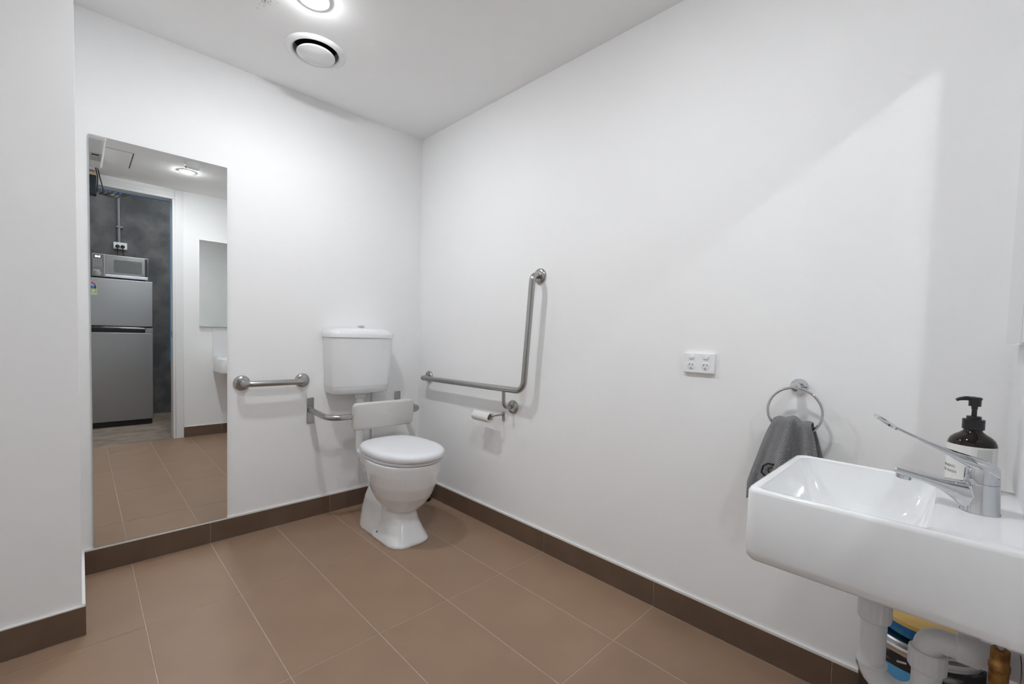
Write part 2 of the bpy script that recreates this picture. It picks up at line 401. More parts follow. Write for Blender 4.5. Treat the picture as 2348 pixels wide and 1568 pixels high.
lathe('disc', 'plastic', vo, (0,0,-1), [(0.0, 0.010), (0.072, 0.010), (0.080, 0.013), (0.0835, 0.017), (0.0835, 0.0195), (0.081, 0.022), (0.0, 0.023)], vt, 56, cap=False, angle=60)
tube('stem', 'steel', [(VENT[0], VENT[1], HC-0.012), (VENT[0], VENT[1], HC+0.12)], 0.006, vt)
bmt = text_bm('CK', 0.026, 0.0002)
aa = math.atan2(0.62, -0.15)
map_bm(bmt, lambda x, y, z: (VENT[0] + 0.0958*math.cos(-PI*0.72 - x/0.0958), VENT[1] + 0.0958*math.sin(-PI*0.72 - x/0.0958), HC + 0.052 + y)); finish('chalk_letters', bmt, 'lightgrey', vt)
sa = thing('smoke_alarm', (-1.002, -1.80, HC), 'small white domed smoke alarm on the ceiling, seen in the mirror', 'smoke alarm')
lathe('base', 'plastic', (-1.002, -1.80, HC), (0,0,-1), [(0.0, 0.0), (0.055, 0.0), (0.055, 0.014), (0.052, 0.016), (0.0, 0.016)], sa, 36, cap=False)
lathe('dome', 'plastic', (-1.002, -1.80, HC), (0,0,-1), [(0.046, 0.016), (0.045, 0.028), (0.036, 0.038), (0.018, 0.042), (0.0, 0.043)], sa, 36, cap=False)
for k in range(10):
    a = 2*PI*k/10; box_c = (-1.003+0.0445*math.cos(a), -1.835+0.0445*math.sin(a))
    lathe('slot', 'slot', (*box_c, HC-0.018), (0,0,-1), [(0.004, 0.0), (0.004, 0.008)], sa, 8)
ap = thing('access_panel', (-1.6, -2.1, HC), 'flush white access panel in the ceiling, seen in the mirror', 'panel')
box('panel', 'ceil', -1.80, -1.361, -2.33, -1.895, HC-0.004, HC, ap, (0.001, 1))
box('gap', 'slot', -1.3605, -1.355, -2.33, -1.895, HC-0.0035, HC, ap)
box('gap', 'grey', -1.80, -1.361, -1.8945, -1.8935, HC-0.003, HC, ap)
cu = thing('ceiling_unit', (-1.70, -2.0, HC), 'white rounded unit fixed under the ceiling with a rating label', 'appliance')
box('housing', 'plastic', -1.88, -1.522, -2.27, -1.50, HC-0.075, HC-0.005, cu, (0.022, 4))
bm = bmesh.new(); addbox(bm, -1.600, -1.536, -2.05, -1.84, HC-0.0762, HC-0.075); finish('rating_label', bm, 'lightgrey', cu)
for k in range(4): box('label_line', 'greyink', -1.594, -1.542, -2.04+0.03*k, -2.025+0.03*k, HC-0.0767, HC-0.0761, cu)
box('label_mark', 'ink', -1.590, -1.550, -1.90, -1.865, HC-0.0767, HC-0.0761, cu)
cb = tube('cable', 'black', [Vector(p) for p in fillet([(-1.585, -2.28, 2.36), (-1.562, -2.36, 2.40-0.03), (-1.546, -2.40, 2.30), (-1.548, -2.42, 2.20), (-1.530, -2.43, 2.145), (-1.512, -2.42, 2.20), (-1.532, -2.40, 2.29), (-1.545, -2.33, 2.335), (-1.56, -2.25, 2.35)], 0.03, 5)], 0.0042, None, 8)
tag(cb, 'black looped cable hanging from the white ceiling unit', 'cable')
bb = thing('junction_box', (-1.62, YD, 2.2), 'dark navy box with a tan top above the doorway', 'box')
box('body', 'navy', -1.70, -1.548, YD+0.007, YD+0.11, 2.20, 2.36, bb, (0.006, 2))
box('top_strip', 'tan', -1.70, -1.546, YD+0.007, YD+0.112, 2.36, 2.385, bb, (0.003, 1))

# ------------------------------------------------------------------ tall wall mirror
mr = thing('wall_mirror', (-1.38, 0, 0.109), 'tall frameless mirror standing on the back wall skirting', 'mirror')
box('backing_board', 'mirror_edge', -1.616, -1.148, MIRY+0.0055, -0.0005, 0.13, 1.88, mr)
bm = bmesh.new()
x0, x1, z0, z1, yf, yb = -1.6285, -1.1325, 0.1125, 1.8925, MIRY, MIRY+0.005
addbox(bm, x0, x1, yf, yb, z0, z1)
gl = finish('glass', bm, 'mirror', mr)
gl.data.materials.append(M['mirror_edge'])
for p in gl.data.polygons:
    if abs(p.normal.y) < 0.5: p.material_index = 1
# ------------------------------------------------------------------ grab rails
def flange(parent, c, ax, r=0.040):
    lathe('flange', 'steel', c, ax, [(r, 0.0), (r, 0.004), (r*0.93, 0.010), (r*0.78, 0.014), (r*0.62, 0.015), (r*0.5, 0.0165), (0.0165, 0.017)], parent, 36)
gr = thing('grab_rail', (-0.915, 0, 0.806), 'short straight steel grab rail between mirror and toilet', 'grab rail', 'grab rails')
for x in (-1.066, -0.766): flange(gr, (x, 0, 0.806), (0,-1,0))
tube('bar', 'steel', fillet([(-1.066, -0.002, 0.806), (-1.066, -0.068, 0.805), (-0.766, -0.068, 0.805), (-0.766, -0.002, 0.806)], 0.035), 0.0160, gr, 20)
lr = thing('grab_rail', (0, -0.6, 0.8), 'long L-shaped steel grab rail on the right wall', 'grab rail', 'grab rails')
flange(lr, (0, -0.140, 0.803), (-1,0,0)); flange(lr, (0, -1.118, 1.400), (-1,0,0)); flange(lr, (0, -0.950, 0.708), (-1,0,0), 0.038)
tube('bar', 'steel', fillet([(-0.002, -0.148, 0.803), (-0.068, -0.148, 0.800), (-0.068, -1.085, 0.812), (-0.068, -1.128, 1.400), (-0.002, -1.118, 1.400)], [0, 0.03, 0.055, 0.055, 0]), 0.0160, lr, 20)
tube('support_tube', 'steel', fillet([(-0.066, -0.938, 0.806), (-0.066, -0.942, 0.709), (-0.003, -0.950, 0.708)], 0.028), 0.0095, lr, 14)
# ------------------------------------------------------------------ toilet
TXC = -0.445
to = thing('toilet', (TXC, -0.45, 0), 'white toilet with closed lid and wall cistern in the corner', 'toilet')
bm = bmesh.new()
B = [(0.0, -0.558, 0.118, 0.160, 3.6), (0.012, -0.558, 0.117, 0.160, 3.6), (0.05, -0.552, 0.103, 0.142, 3.0), (0.10, -0.546, 0.089, 0.118, 2.6), (0.15, -0.545, 0.082, 0.104, 2.3), (0.21, -0.550, 0.080, 0.100, 2.2), (0.26, -0.555, 0.078, 0.098, 2.2)]
addloft(bm, [ring_pts(TXC-0.008, cy, z, a, b, 48, p) for z, cy, a, b, p in B])
W_ = [(0.138, -0.556, 0.030, 0.042), (0.146, -0.557, 0.062, 0.080), (0.165, -0.560, 0.092, 0.114), (0.20, -0.563, 0.119, 0.148), (0.25, -0.566, 0.145, 0.182), (0.31, -0.568, 0.163, 0.208), (0.37, -0.568, 0.174, 0.222), (0.415, -0.568, 0.178, 0.229), (0.432, -0.568, 0.179, 0.230)]
addloft(bm, [ring_pts(TXC, cy, z, a, b, 48, 2.15) for z, cy, a, b in W_])
R_ = [(0.0, -0.410, 0.116, 0.170, 3.2), (0.03, -0.408, 0.114, 0.166, 3.0), (0.10, -0.405, 0.108, 0.155, 2.8), (0.17, -0.405, 0.098, 0.140, 2.5), (0.23, -0.410, 0.085, 0.118, 2.3), (0.28, -0.420, 0.062, 0.085, 2.2)]
addloft(bm, [ring_pts(TXC-0.004, cy, z, a, b, 48, p) for z, cy, a, b, p in R_])
K_ = [(0.22, -0.40, 0.070, 0.11, 2.4), (0.30, -0.38, 0.085, 0.13, 2.4), (0.37, -0.365, 0.110, 0.12, 2.6), (0.41, -0.36, 0.135, 0.125, 2.8), (0.432, -0.36, 0.140, 0.125, 2.8)]
addloft(bm, [ring_pts(TXC, cy, z, a, b, 48, p) for z, cy, a, b, p in K_])
addlathe(bm, (TXC, -0.30, 0.335), (0, 1, 0.0), [(0.045, 0.0), (0.045, 0.11), (0.038, 0.125), (0.038, 0.145)], 24)
pan = finish('pan', bm, 'porc', to)
rm = pan.modifiers.new('remesh', 'REMESH'); rm.mode = 'VOXEL'; rm.voxel_size = 0.0045; rm.use_smooth_shade = True
sm = pan.modifiers.new('smooth', 'SMOOTH'); sm.factor = 0.5; sm.iterations = 4
lathe('fixing_cap', 'slot', (TXC-0.122, -0.53, 0.045), (-1, 0, 0.35), [(0.0045, 0.0), (0.0045, 0.004), (0.003, 0.006)], to, 12)
def slab(name, m, cx, cy, rings, parent, p=2.25):
    bm = bmesh.new(); addloft(bm, [ring_pts(cx, cy, z, a, b, 72, p, 2.9) for z, a, b in rings]); return finish(name, bm, m, parent, smooth=True, angle=55)
SCY = -0.562
LX = TXC + 0.008
slab('seat', 'plastic2', LX, SCY, [(0.434, 0.172, 0.228), (0.435, 0.180, 0.238), (0.442, 0.184, 0.243), (0.450, 0.183, 0.242), (0.4515, 0.178, 0.237)], to, 2.1)
slab('lid', 'plastic2', LX, SCY, [(0.4525, 0.178, 0.244), (0.4535, 0.184, 0.251), (0.464, 0.188, 0.257), (0.478, 0.187, 0.256), (0.487, 0.180, 0.249), (0.4925, 0.166, 0.233), (0.4945, 0.13, 0.185), (0.4955, 0.06, 0.09)], to, 2.1)
for s in (-1, 1): lathe('hinge', 'plastic2', (TXC+s*0.075-0.02, -0.325, 0.448), (1, 0, 0), [(0.010, 0.0), (0.011, 0.002), (0.011, 0.038), (0.010, 0.04)], to, 16)
# cistern
def rrect(cx, y0, y1, half, z, r=0.05, crown=0.012, n=9):
    """flat back at y0 (wall), rounded front corners, slightly bowed front at y1"""
    pts = [Vector((cx-half, y0, z))]
    c = Vector((cx-half+r, y1+r, z))
    for k in range(n+1): a = PI + (PI/2)*k/n; pts.append(c + Vector((r*math.cos(a), r*math.sin(a), 0)))
    for k in range(1, 10):
        t = k/10; x = cx-half+r + t*2*(half-r); pts.append(Vector((x, y1 - crown*math.sin(PI*t), z)))
    c = Vector((cx+half-r, y1+r, z))
    for k in range(n+1): a = 1.5*PI + (PI/2)*k/n; pts.append(c + Vector((r*math.cos(a), r*math.sin(a), 0)))
    pts.append(Vector((cx+half, y0, z)))
    return pts
CX = -0.462
bm = bmesh.new()
addloft(bm, [rrect(CX, -0.004, y1, h, z, r) for z, h, y1, r in ((0.722, 0.160, -0.125, 0.05), (0.728, 0.170, -0.140, 0.05), (0.745, 0.175, -0.147, 0.05), (0.765, 0.177, -0.150, 0.05), (0.766, 0.175, -0.148, 0.05), (0.769, 0.175, -0.148, 0.05), (0.770, 0.178, -0.151, 0.05), (0.90, 0.185, -0.157, 0.05), (1.054, 0.191, -0.163, 0.05))])
ci = finish('cistern', bm, 'porc', to, smooth=True, angle=30)
bm = bmesh.new()
addloft(bm, [rrect(CX, -0.004, y1, h, z, r) for z, h, y1, r in ((1.0555, 0.192, -0.164, 0.05), (1.057, 0.195, -0.167, 0.05), (1.075, 0.195, -0.167, 0.05), (1.086, 0.192, -0.163, 0.05), (1.098, 0.182, -0.152, 0.05), (1.107, 0.160, -0.130, 0.05), (1.113, 0.125, -0.105, 0.04), (1.115, 0.07, -0.09, 0.03))])
finish('cistern_lid', bm, 'porc', ci, smooth=True, angle=40)
lathe('flush_button', 'chrome', (-0.452, -0.075, 1.110), (0,0,1), [(0.019, 0.0), (0.019, 0.016), (0.017, 0.019), (0.0, 0.019)], ci, 28, cap=False)
lathe('pipe_nut', 'plastic', (-0.455, -0.075, 0.725), (0,0,-1), [(0.026, 0.0), (0.026, 0.010), (0.032, 0.011), (0.032, 0.032), (0.029, 0.036), (0.023, 0.037)], to, 12)
tube('flush_pipe', 'plastic', fillet([(-0.455, -0.075, 0.70), (-0.455, -0.075, 0.345), (-0.452, -0.19, 0.335)], 0.055), 0.0225, to, 20)
lathe('pipe_seal', 'plastic2', (-0.450, -0.150, 0.337), (0, -1, 0), [(0.030, 0.0), (0.043, 0.012), (0.045, 0.05), (0.040, 0.055)], to, 24)
tube('inlet_hose', 'braid', fillet([(-0.372, -0.06, 0.73), (-0.372, -0.055, 0.42), (-0.372, -0.004, 0.36)], 0.03), 0.0055, to, 10)
lathe('inlet_nut', 'steel', (-0.372, -0.06, 0.727), (0,0,-1), [(0.010, 0.0), (0.010, 0.016)], to, 6)
# backrest
br = thing('back_support', (-0.44, 0, 0.6), 'padded white back support on a bent steel bracket above the toilet lid', 'back support')
box('wall_plate', 'steel', -0.741, -0.701, -0.008, 0.0, 0.553, 0.703, br, (0.003, 2))
box('wall_plate', 'steel', -0.181, -0.137, -0.008, 0.0, 0.553, 0.703, br, (0.003, 2))
tube('bracket_tube', 'steel', fillet([(-0.719, -0.006, 0.632), (-0.719, -0.262, 0.617), (-0.128, -0.262, 0.617), (-0.159, -0.006, 0.632)], 0.075, 9), 0.0160, br, 20)
bm = bmesh.new()
pw, ph, pt = 0.190, 0.077, 0.017
rings = []
for yy, ins in ((0.0, 0.006), (0.003, 0.001), (0.008, 0.0), (pt*2-0.010, 0.0), (pt*2-0.003, 0.003), (pt*2, 0.010)):
    rr = 0.024; ring = []
    for cx_, cz_, a0 in ((pw-rr, ph-rr, 0), (-(pw-rr), ph-rr, PI/2), (-(pw-rr), -(ph-rr), PI), (pw-rr, -(ph-rr), 1.5*PI)):
        for k in range(7): a = a0 + PI/2*k/6; ring.append(Vector((cx_ + (rr-ins)*math.cos(a), -yy, cz_ + (rr-ins)*math.sin(a))))
    rings.append(ring)
addloft(bm, rings)
rotp = Matrix.Translation((-0.402, -0.262, 0.616)) @ Matrix.Rotation(math.radians(5), 4, 'X')
for v in bm.verts: v.co = rotp @ v.co
finish('back_pad', bm, 'pad', br, smooth=True, angle=50)
# holder behind the toilet
hb = thing('brush_holder', (-0.066, -0.213, 0), 'small grey cylindrical holder with black base behind the toilet', 'holder')
lathe('body', 'grey', (-0.066, -0.213, 0.020), (0,0,1), [(0.036, 0.0), (0.034, 0.02), (0.034, 0.13), (0.0, 0.13)], hb, 28, cap=False)
lathe('base', 'black', (-0.066, -0.213, 0.0), (0,0,1), [(0.040, 0.0), (0.041, 0.008), (0.038, 0.020), (0.0, 0.020)], hb, 28, cap=False)
# toilet roll and its holder
rh = thing('roll_holder', (0, -0.875, 0.67), 'thin steel toilet roll holder under the L-shaped rail', 'holder')
box('wall_bracket', 'steel', -0.006, 0.0, -0.886, -0.866, 0.622, 0.672, rh, (0.002, 1))
tube('arm', 'steel', fillet([(-0.004, -0.876, 0.656), (-0.078, -0.876, 0.656), (-0.078, -0.700, 0.656)], 0.010, 5), 0.0048, rh, 10)
bm = bmesh.new()
def rollring(y, ra, n=28, ph=0.3): return [Vector((-0.078 + ra*(1+0.08*math.sin(2*i*2*PI/n+1))*math.cos(2*PI*i/n), y, 0.642 + 0.006*(0.76-abs(y))/0.1*0 + ra*(1+0.06*math.cos(3*i*2*PI/n))*math.sin(2*PI*i/n))) for i in range(n)]
addloft(bm, [rollring(-0.722, 0.019), rollring(-0.720, 0.026), rollring(-0.722, 0.0275), rollring(-0.852, 0.0275), rollring(-0.854, 0.026), rollring(-0.852, 0.019), rollring(-0.722, 0.019)], False, False)
tr = finish('toilet_roll', bm, M['label'], None, smooth=True, angle=40)
tag(tr, 'nearly used up white toilet roll on its holder', 'toilet roll')
# ------------------------------------------------------------------ power outlet
po = thing('power_outlet', (0, -1.947, 1.009), 'white double power outlet on the right wall', 'power outlet')
box('plate', 'plastic', -0.013, 0.0, -2.005, -1.889, 0.9715, 1.047, po, (0.003, 3))
for yc in (-1.918, -1.972):
    bm = bmesh.new(); rg = []
    for xo, s in ((-0.0125, 1.0), (-0.0165, 1.0), (-0.0185, 0.88)):
        rg.append([Vector((xo, yc-0.001 + 0.0092*s*c, 1.032 + 0.0068*s*s_)) for c, s_ in ((math.copysign(abs(math.cos(t))**0.6, math.cos(t)), math.copysign(abs(math.sin(t))**0.6, math.sin(t))) for t in (2*PI*i/24 for i in range(24)))])
    addloft(bm, rg); finish('rocker_switch', bm, 'plastic', po, smooth=True, angle=40)
    sk = lathe('socket_face', 'plastic2', (-0.0128, yc, 0.9985), (-1,0,0), [(0.0160, 0.0), (0.0160, 0.0008), (0.0152, 0.0012), (0.0, 0.0012)], po, 36, cap=False)
    for dy, dz, a in ((0.0062, 0.0045, 0.5), (-0.0062, 0.0045, -0.5), (0, -0.0095, 0)):
        bm = bmesh.new(); addbox(bm, -0.0143, -0.0128, -0.0011, 0.0011, -0.0042, 0.0042)
        mm = Matrix.Translation((0, yc+dy, 0.9985+dz)) @ Matrix.Rotation(a, 4, 'X')
        for v in bm.verts: v.co = mm @ v.co
        finish('slot', bm, 'slot', sk)
# ------------------------------------------------------------------ towel ring and towel
RY, RZ, RR, RX = -2.2735, 0.876, 0.0755, -0.052
tg = thing('towel_ring', (0, RY, 0.953), 'round chrome towel ring on the right wall beside the basin', 'towel ring')
lathe('rose', 'chrome', (0, RY, 0.953), (-1,0,0), [(0.0255, 0.0), (0.0255, 0.008), (0.0235, 0.0105), (0.012, 0.0115), (0.011, 0.03)], tg, 36)
lathe('post', 'chrome', (-0.028, RY, 0.953), (-1,0,0), [(0.011, 0.0), (0.0135, 0.006), (0.0145, 0.022), (0.0125, 0.034), (0.007, 0.039), (0.0, 0.040)], tg, 28, cap=False)
tube('ring', 'chrome', [(RX, RY + RR*math.sin(2*PI*i/72), RZ + RR*math.cos(2*PI*i/72)) for i in range(72)], 0.0040, tg, 12, closed=True)
def towel():
    bm = bmesh.new(); uvl = bm.loops.layers.uv.new('UVMap'); NU, NV = 72, 80; LF, LB = 0.255, 0.235; grid = []
    for j in range(NV+1):
        v = j/NV; s = v*(LF+LB+0.03)         # arc length: front bottom -> over ring -> back bottom
        row = []
        for i in range(NU+1):
            u = i/NU*2-1                       # -1 towards the back wall, +1 towards the basin wall
            top = 0.8395 + 0.006*math.cos(3.2*u+0.6) + 0.0035*math.cos(8*u) - 0.007*u*u*0
            ringz = RZ - math.sqrt(max(RR**2 - (0.056*u)**2, 0.0)) ; 
            if s < LF: d = LF - s; side = -1
            elif s > LF+0.03: d = s-LF-0.03; side = 1
            else: d = 0; side = 0
            k = min(d/0.20, 1.0); wdt = 0.056 + (0.112-0.056)*(k**0.75)*(1.0 if side <= 0 else 0.80)
            y = RY - u*wdt*(1.0 if u < 0 else 0.90) + (0.004 if side <= 0 else -0.010)*k
            amp = 0.0050 + 0.017*min(d/0.12, 1.0)
            fold = amp*(math.sin(5.2*u + 1.1 + 0.8*side) + 0.55*math.sin(9.5*u - 0.6 + d*6) + 0.25*math.sin(17*u+d*11)) if True else 0
            if side == 0:
                a = (s-LF)/0.03*PI; x = RX - 0.018*math.cos(a) ; z = top + 0.0125*math.sin(a)
                x += (0.0045*(math.sin(5.2*u+1.1-0.8*math.cos(a))+0.55*math.sin(9.5*u-0.6)))*0.8
            elif side < 0:
                x = RX - 0.018 - 0.008*k - 0.014*k*(1-u)*0.5 + fold*0.8; z = top - d*(1 - 0.02*math.cos(3*u)) - 0.006*k*math.sin(4*u+0.5)
            else:
                x = RX + 0.018 + 0.004*k + max(min(fold*0.5, 0.018), -0.02); z = top - d
            x = min(x, -0.006)
            row.append((bm.verts.new((x, y, z)), (u*0.11, s)))
        grid.append(row)
    for j in range(NV):
        for i in range(NU):
            q = [grid[j][i], grid[j][i+1], grid[j+1][i+1], grid[j+1][i]]
            f = bm.faces.new([a[0] for a in q])
            for lp, a in zip(f.loops, q): lp[uvl].uv = a[1]
    o = finish('hand_towel', bm, 'towel', None, smooth=True, angle=180)
    so = o.modifiers.new('thick', 'SOLIDIFY'); so.thickness = 0.005; so.offset = 0
    return o
tw = towel()
tag(tw, 'grey waffle weave hand towel hanging through the chrome ring', 'towel')
bm = bmesh.new()
em = [(-0.030, -0.012), (-0.026, 0.010), (-0.012, 0.021), (0.010, 0.021), (0.022, 0.010), (0.024, -0.012), (0.012, -0.024), (-0.014, -0.024)]
addtube(bm, [(-0.101, -2.232 - a, 0.684 + b) for a, b in em], 0.0032, 6, True)
addtube(bm, [(-0.101, -2.232 - 0.011*math.cos(t), 0.684 + 0.010*math.sin(t)) for t in (i*PI/6 for i in range(11))], 0.0018, 6)
finish('stitched_emblem', bm, 'black', tw, smooth=True)
# ------------------------------------------------------------------ basin
BZ = 0.796; bx0, bx1, by0, by1 = -0.704, -0.292, YD+0.001, -2.338
wb = thing('wash_basin', (-0.5, YD, 0.65), 'white rectangular wall-hung wash basin with a raised tap deck', 'basin')
def rr4(x0, x1, y0, y1, z, r, n=6):
    pts = []
    for cx_, cy_, a0 in ((x1-r, y1-r, 0), (x0+r, y1-r, PI/2), (x0+r, y0+r, PI), (x1-r, y0+r, 1.5*PI)):
        for k in range(n+1): a = a0 + PI/2*k/n; pts.append(Vector((cx_+r*math.cos(a), cy_+r*math.sin(a), z)))
    return pts
bm = bmesh.new()
ix0, ix1, iy0, iy1 = bx0+0.020, bx1-0.018, -2.612, by1-0.018
out_ = [rr4(bx0+0.012, bx1-0.012, by0, by1-0.014, 0.6480, 0.020), rr4(bx0+0.004, bx1-0.004, by0, by1-0.006, 0.6500, 0.022), rr4(bx0+0.0005, bx1-0.0005, by0, by1-0.0015, 0.656, 0.022), rr4(bx0, bx1, by0, by1, 0.668, 0.022), rr4(bx0, bx1, by0, by1, BZ-0.008, 0.022), rr4(bx0+0.0025, bx1-0.0025, by0+0.001, by1-0.0025, BZ-0.002, 0.025), rr4(bx0+0.007, bx1-0.007, by0+0.002, by1-0.007, BZ, 0.022)]
in_ = [rr4(ix0-0.006, ix1+0.006, iy0-0.006, iy1+0.006, BZ, 0.024), rr4(ix0-0.001, ix1+0.001, iy0-0.001, iy1+0.001, BZ-0.003, 0.026), rr4(ix0, ix1, iy0, iy1, BZ-0.010, 0.026), rr4(ix0+0.035, ix1-0.035, iy0+0.02, iy1-0.030, BZ-0.080, 0.03), rr4(ix0+0.060, ix1-0.060, iy0+0.035, iy1-0.045, BZ-0.103, 0.03), rr4(ix0+0.10, ix1-0.10, iy0+0.07, iy1-0.085, BZ-0.110, 0.03)]
addloft(bm, out_ + in_)
finish('bowl', bm, 'porc', wb, smooth=True, angle=50)
lathe('waste_grate', 'chrome', (-0.498, -2.475, BZ-0.110), (0,0,1), [(0.030, 0.0), (0.030, 0.002), (0.026, 0.004), (0.0, 0.002)], wb, 28, cap=False)
# ------------------------------------------------------------------ mixer tap
mt = thing('mixer_tap', (-0.512, -2.672, BZ), 'chrome basin mixer tap with a long looped lever handle', 'tap')
TC = Vector((-0.512, -2.672, BZ))
lathe('body', 'chrome', TC, (0,0,1), [(0.027, 0.0), (0.027, 0.002), (0.0255, 0.005), (0.0245, 0.03), (0.0235, 0.052), (0.0230, 0.0525), (0.0235, 0.054)], mt, 44)
bm = bmesh.new()
def spoutring(y, z, hw, hh):
    n = 20; return [Vector((TC.x + hw*math.copysign(abs(math.cos(t))**0.75, math.cos(t)), y, z + hh*math.copysign(abs(math.sin(t))**0.75, math.sin(t)))) for t in (2*PI*i/n for i in range(n))]
addloft(bm, [spoutring(-2.672, BZ+0.024, 0.0225, 0.028), spoutring(-2.650, BZ+0.027, 0.0215, 0.025), spoutring(-2.636, BZ+0.0335, 0.020, 0.0175), spoutring(-2.618, BZ+0.040, 0.0185, 0.0110), spoutring(-2.595, BZ+0.045, 0.0175, 0.0085), spoutring(-2.560, BZ+0.051, 0.0165, 0.0075), spoutring(-2.553, BZ+0.0515, 0.015, 0.006)])
finish('spout', bm, 'chrome', mt, smooth=True, angle=50)
lathe('aerator', 'chrome', (TC.x, -2.568, BZ+0.048), (0,0.12,-1), [(0.0125, 0.0), (0.0125, 0.012), (0.010, 0.013), (0.0, 0.011)], mt, 24, cap=False)
bm = bmesh.new()
addlathe(bm, TC + Vector((0,0,0.0545)), (0,0,1), [(0.0235, 0.0), (0.0237, 0.004), (0.0232, 0.020), (0.021, 0.029), (0.015, 0.035), (0.0, 0.037)], 40, cap=False)
finish('lever_cap', bm, 'chrome', mt, smooth=True, angle=50)
bm = bmesh.new()
lev = [(-2.693, 0.074, 0.017, 0.010), (-2.680, 0.080, 0.0215, 0.0115), (-2.660, 0.0865, 0.0215, 0.011), (-2.640, 0.094, 0.0175, 0.008), (-2.620, 0.103, 0.0115, 0.0050), (-2.600, 0.1115, 0.0080, 0.0036), (-2.575, 0.1225, 0.0066, 0.0030), (-2.552, 0.133, 0.0072, 0.0028)]
addloft(bm, [spoutring(y, BZ+z, hw, hh) for y, z, hw, hh in lev])
lv = finish('lever', bm, 'chrome', mt, smooth=True, angle=50)
bm = bmesh.new()      # flat paddle with a finger hole at the end of the lever
pc = Vector((TC.x, -2.535, BZ+0.1425)); dirv = Vector((0, 0.84, 0.54)).normalized(); wv = Vector((1,0,0)); nv = wv.cross(dirv)
n = 28; rg = [[], [], [], []]
for i in range(n):
    t = 2*PI*i/n; o_ = dirv*(0.023*math.cos(t)) + wv*(0.0150*math.sin(t)); h_ = dirv*(0.0065 + 0.0065*math.cos(t)) + wv*(0.0055*math.sin(t))
    rg[0].append(pc+o_+nv*0.0022); rg[1].append(pc+o_-nv*0.0022); rg[2].append(pc+h_-nv*0.0022); rg[3].append(pc+h_+nv*0.0022)
V_ = [[bm.verts.new(p) for p in r] for r in rg]
for a in range(4):
    A_, B_ = V_[a], V_[(a+1) % 4]
    for i in range(n): bm.faces.new((A_[i], A_[(i+1) % n], B_[(i+1) % n], B_[i]))
finish('finger_loop', bm, 'chrome', lv, smooth=True, angle=40)
# ------------------------------------------------------------------ soap bottle
SB = Vector((-0.337, -2.661, BZ))
sp = thing('soap_bottle', SB, 'dark amber soap pump bottle with cream label behind the tap', 'soap bottle')
lathe('bottle', 'amber', SB, (0,0,1), [(0.0, 0.0), (0.034, 0.0), (0.0375, 0.003), (0.0375, 0.092), (0.0368, 0.099), (0.034, 0.106), (0.028, 0.1125), (0.020, 0.118), (0.0150, 0.1225), (0.0138, 0.128), (0.0138, 0.134)], sp, 48, cap=False)
lb = lathe('label', 'label', SB, (0,0,1), [(0.0379, 0.014), (0.0379, 0.0945)], sp, 48, cap=False)
pm = lathe('pump_collar', 'black', SB, (0,0,1), [(0.0, 0.127), (0.0172, 0.127), (0.0172, 0.1475), (0.0115, 0.148), (0.0112, 0.154), (0.0, 0.154)], sp, 32, cap=False)
lathe('pump_stem', 'black', SB, (0,0,1), [(0.0042, 0.153), (0.0042, 0.168), (0.005, 0.169), (0.005, 0.177)], pm, 20)
bm = bmesh.new(); addlathe(bm, SB, (0,0,1), [(0.0, 0.175), (0.0095, 0.175), (0.0098, 0.188), (0.0110, 0.190), (0.0110, 0.1925), (0.009, 0.194), (0.0, 0.1942)], 28, cap=False)
addtube(bm, [SB+Vector(p) for p in ((0.002, 0.0, 0.190), (-0.003, 0.014, 0.1905), (-0.006, 0.023, 0.1885), (-0.007, 0.028, 0.1855))], [0.0050, 0.0045, 0.0036, 0.0030], 12)
finish('pump_head', bm, 'black', pm, smooth=True, angle=40)
def on_bottle(txt, size, ang, z, m='ink'):
    b = text_bm(txt, size, 0.00008); r = 0.03795
    map_bm(b, lambda x, y, zz: (SB.x + (r+zz)*math.cos(ang + x/r), SB.y + (r+zz)*math.sin(ang + x/r), SB.z + z + y)); finish('print', b, m, lb)
a0 = PI*0.63
on_bottle('CLEANSING', 0.0074, a0, 0.047); on_bottle('HAND WASH', 0.0074, a0, 0.036)
for k in range(2):
    b = bmesh.new(); addbox(b, -0.016+0.004*k, 0.016-0.004*k, -0.0007, 0.0007, 0, 0.0001); r = 0.03795
    map_bm(b, lambda x, y, zz: (SB.x + (r+zz)*math.cos(a0 + x/r), SB.y + (r+zz)*math.sin(a0 + x/r), SB.z + 0.027 - 0.005*k + y)); finish('print_line', b, 'greyink', lb)
for k in range(9):
    b = bmesh.new(); 
    for q in range(6): addbox(b, -0.013+0.0043*q, -0.013+0.0043*(q+1), -0.0006, 0.0006, 0, 0.0001)
    map_bm(b, lambda x, y, zz: (SB.x + (r+zz)*math.cos(PI*1.17 + x/r), SB.y + (r+zz)*math.sin(PI*1.17 + x/r), SB.z + 0.089 - 0.0032*k + y)); finish('print_line', b, 'greyink', lb)
# ------------------------------------------------------------------ wall panel and mirror cabinet over the basin
sb = box('splashback_panel', 'frame', -0.703, -0.02, YD, YD+0.008, BZ, 1.104, None, (0.001, 1)); tag(sb, 'white splashback panel on the wall above the basin', 'panel')
mc = thing('mirror_cabinet', (-0.5, YD, 1.105), 'shallow mirror fronted cabinet above the basin', 'cabinet')
box('carcass', 'frame', -0.815, -0.182, YD, YD+0.024, 1.106, 1.955, mc)
box('mirror_door', 'cabmirror', -0.818, -0.500, YD+0.0245, YD+0.0285, 1.104, 1.957, mc)
box('mirror_door', 'cabmirror', -0.498, -0.180, YD+0.0245, YD+0.0285, 1.104, 1.957, mc)
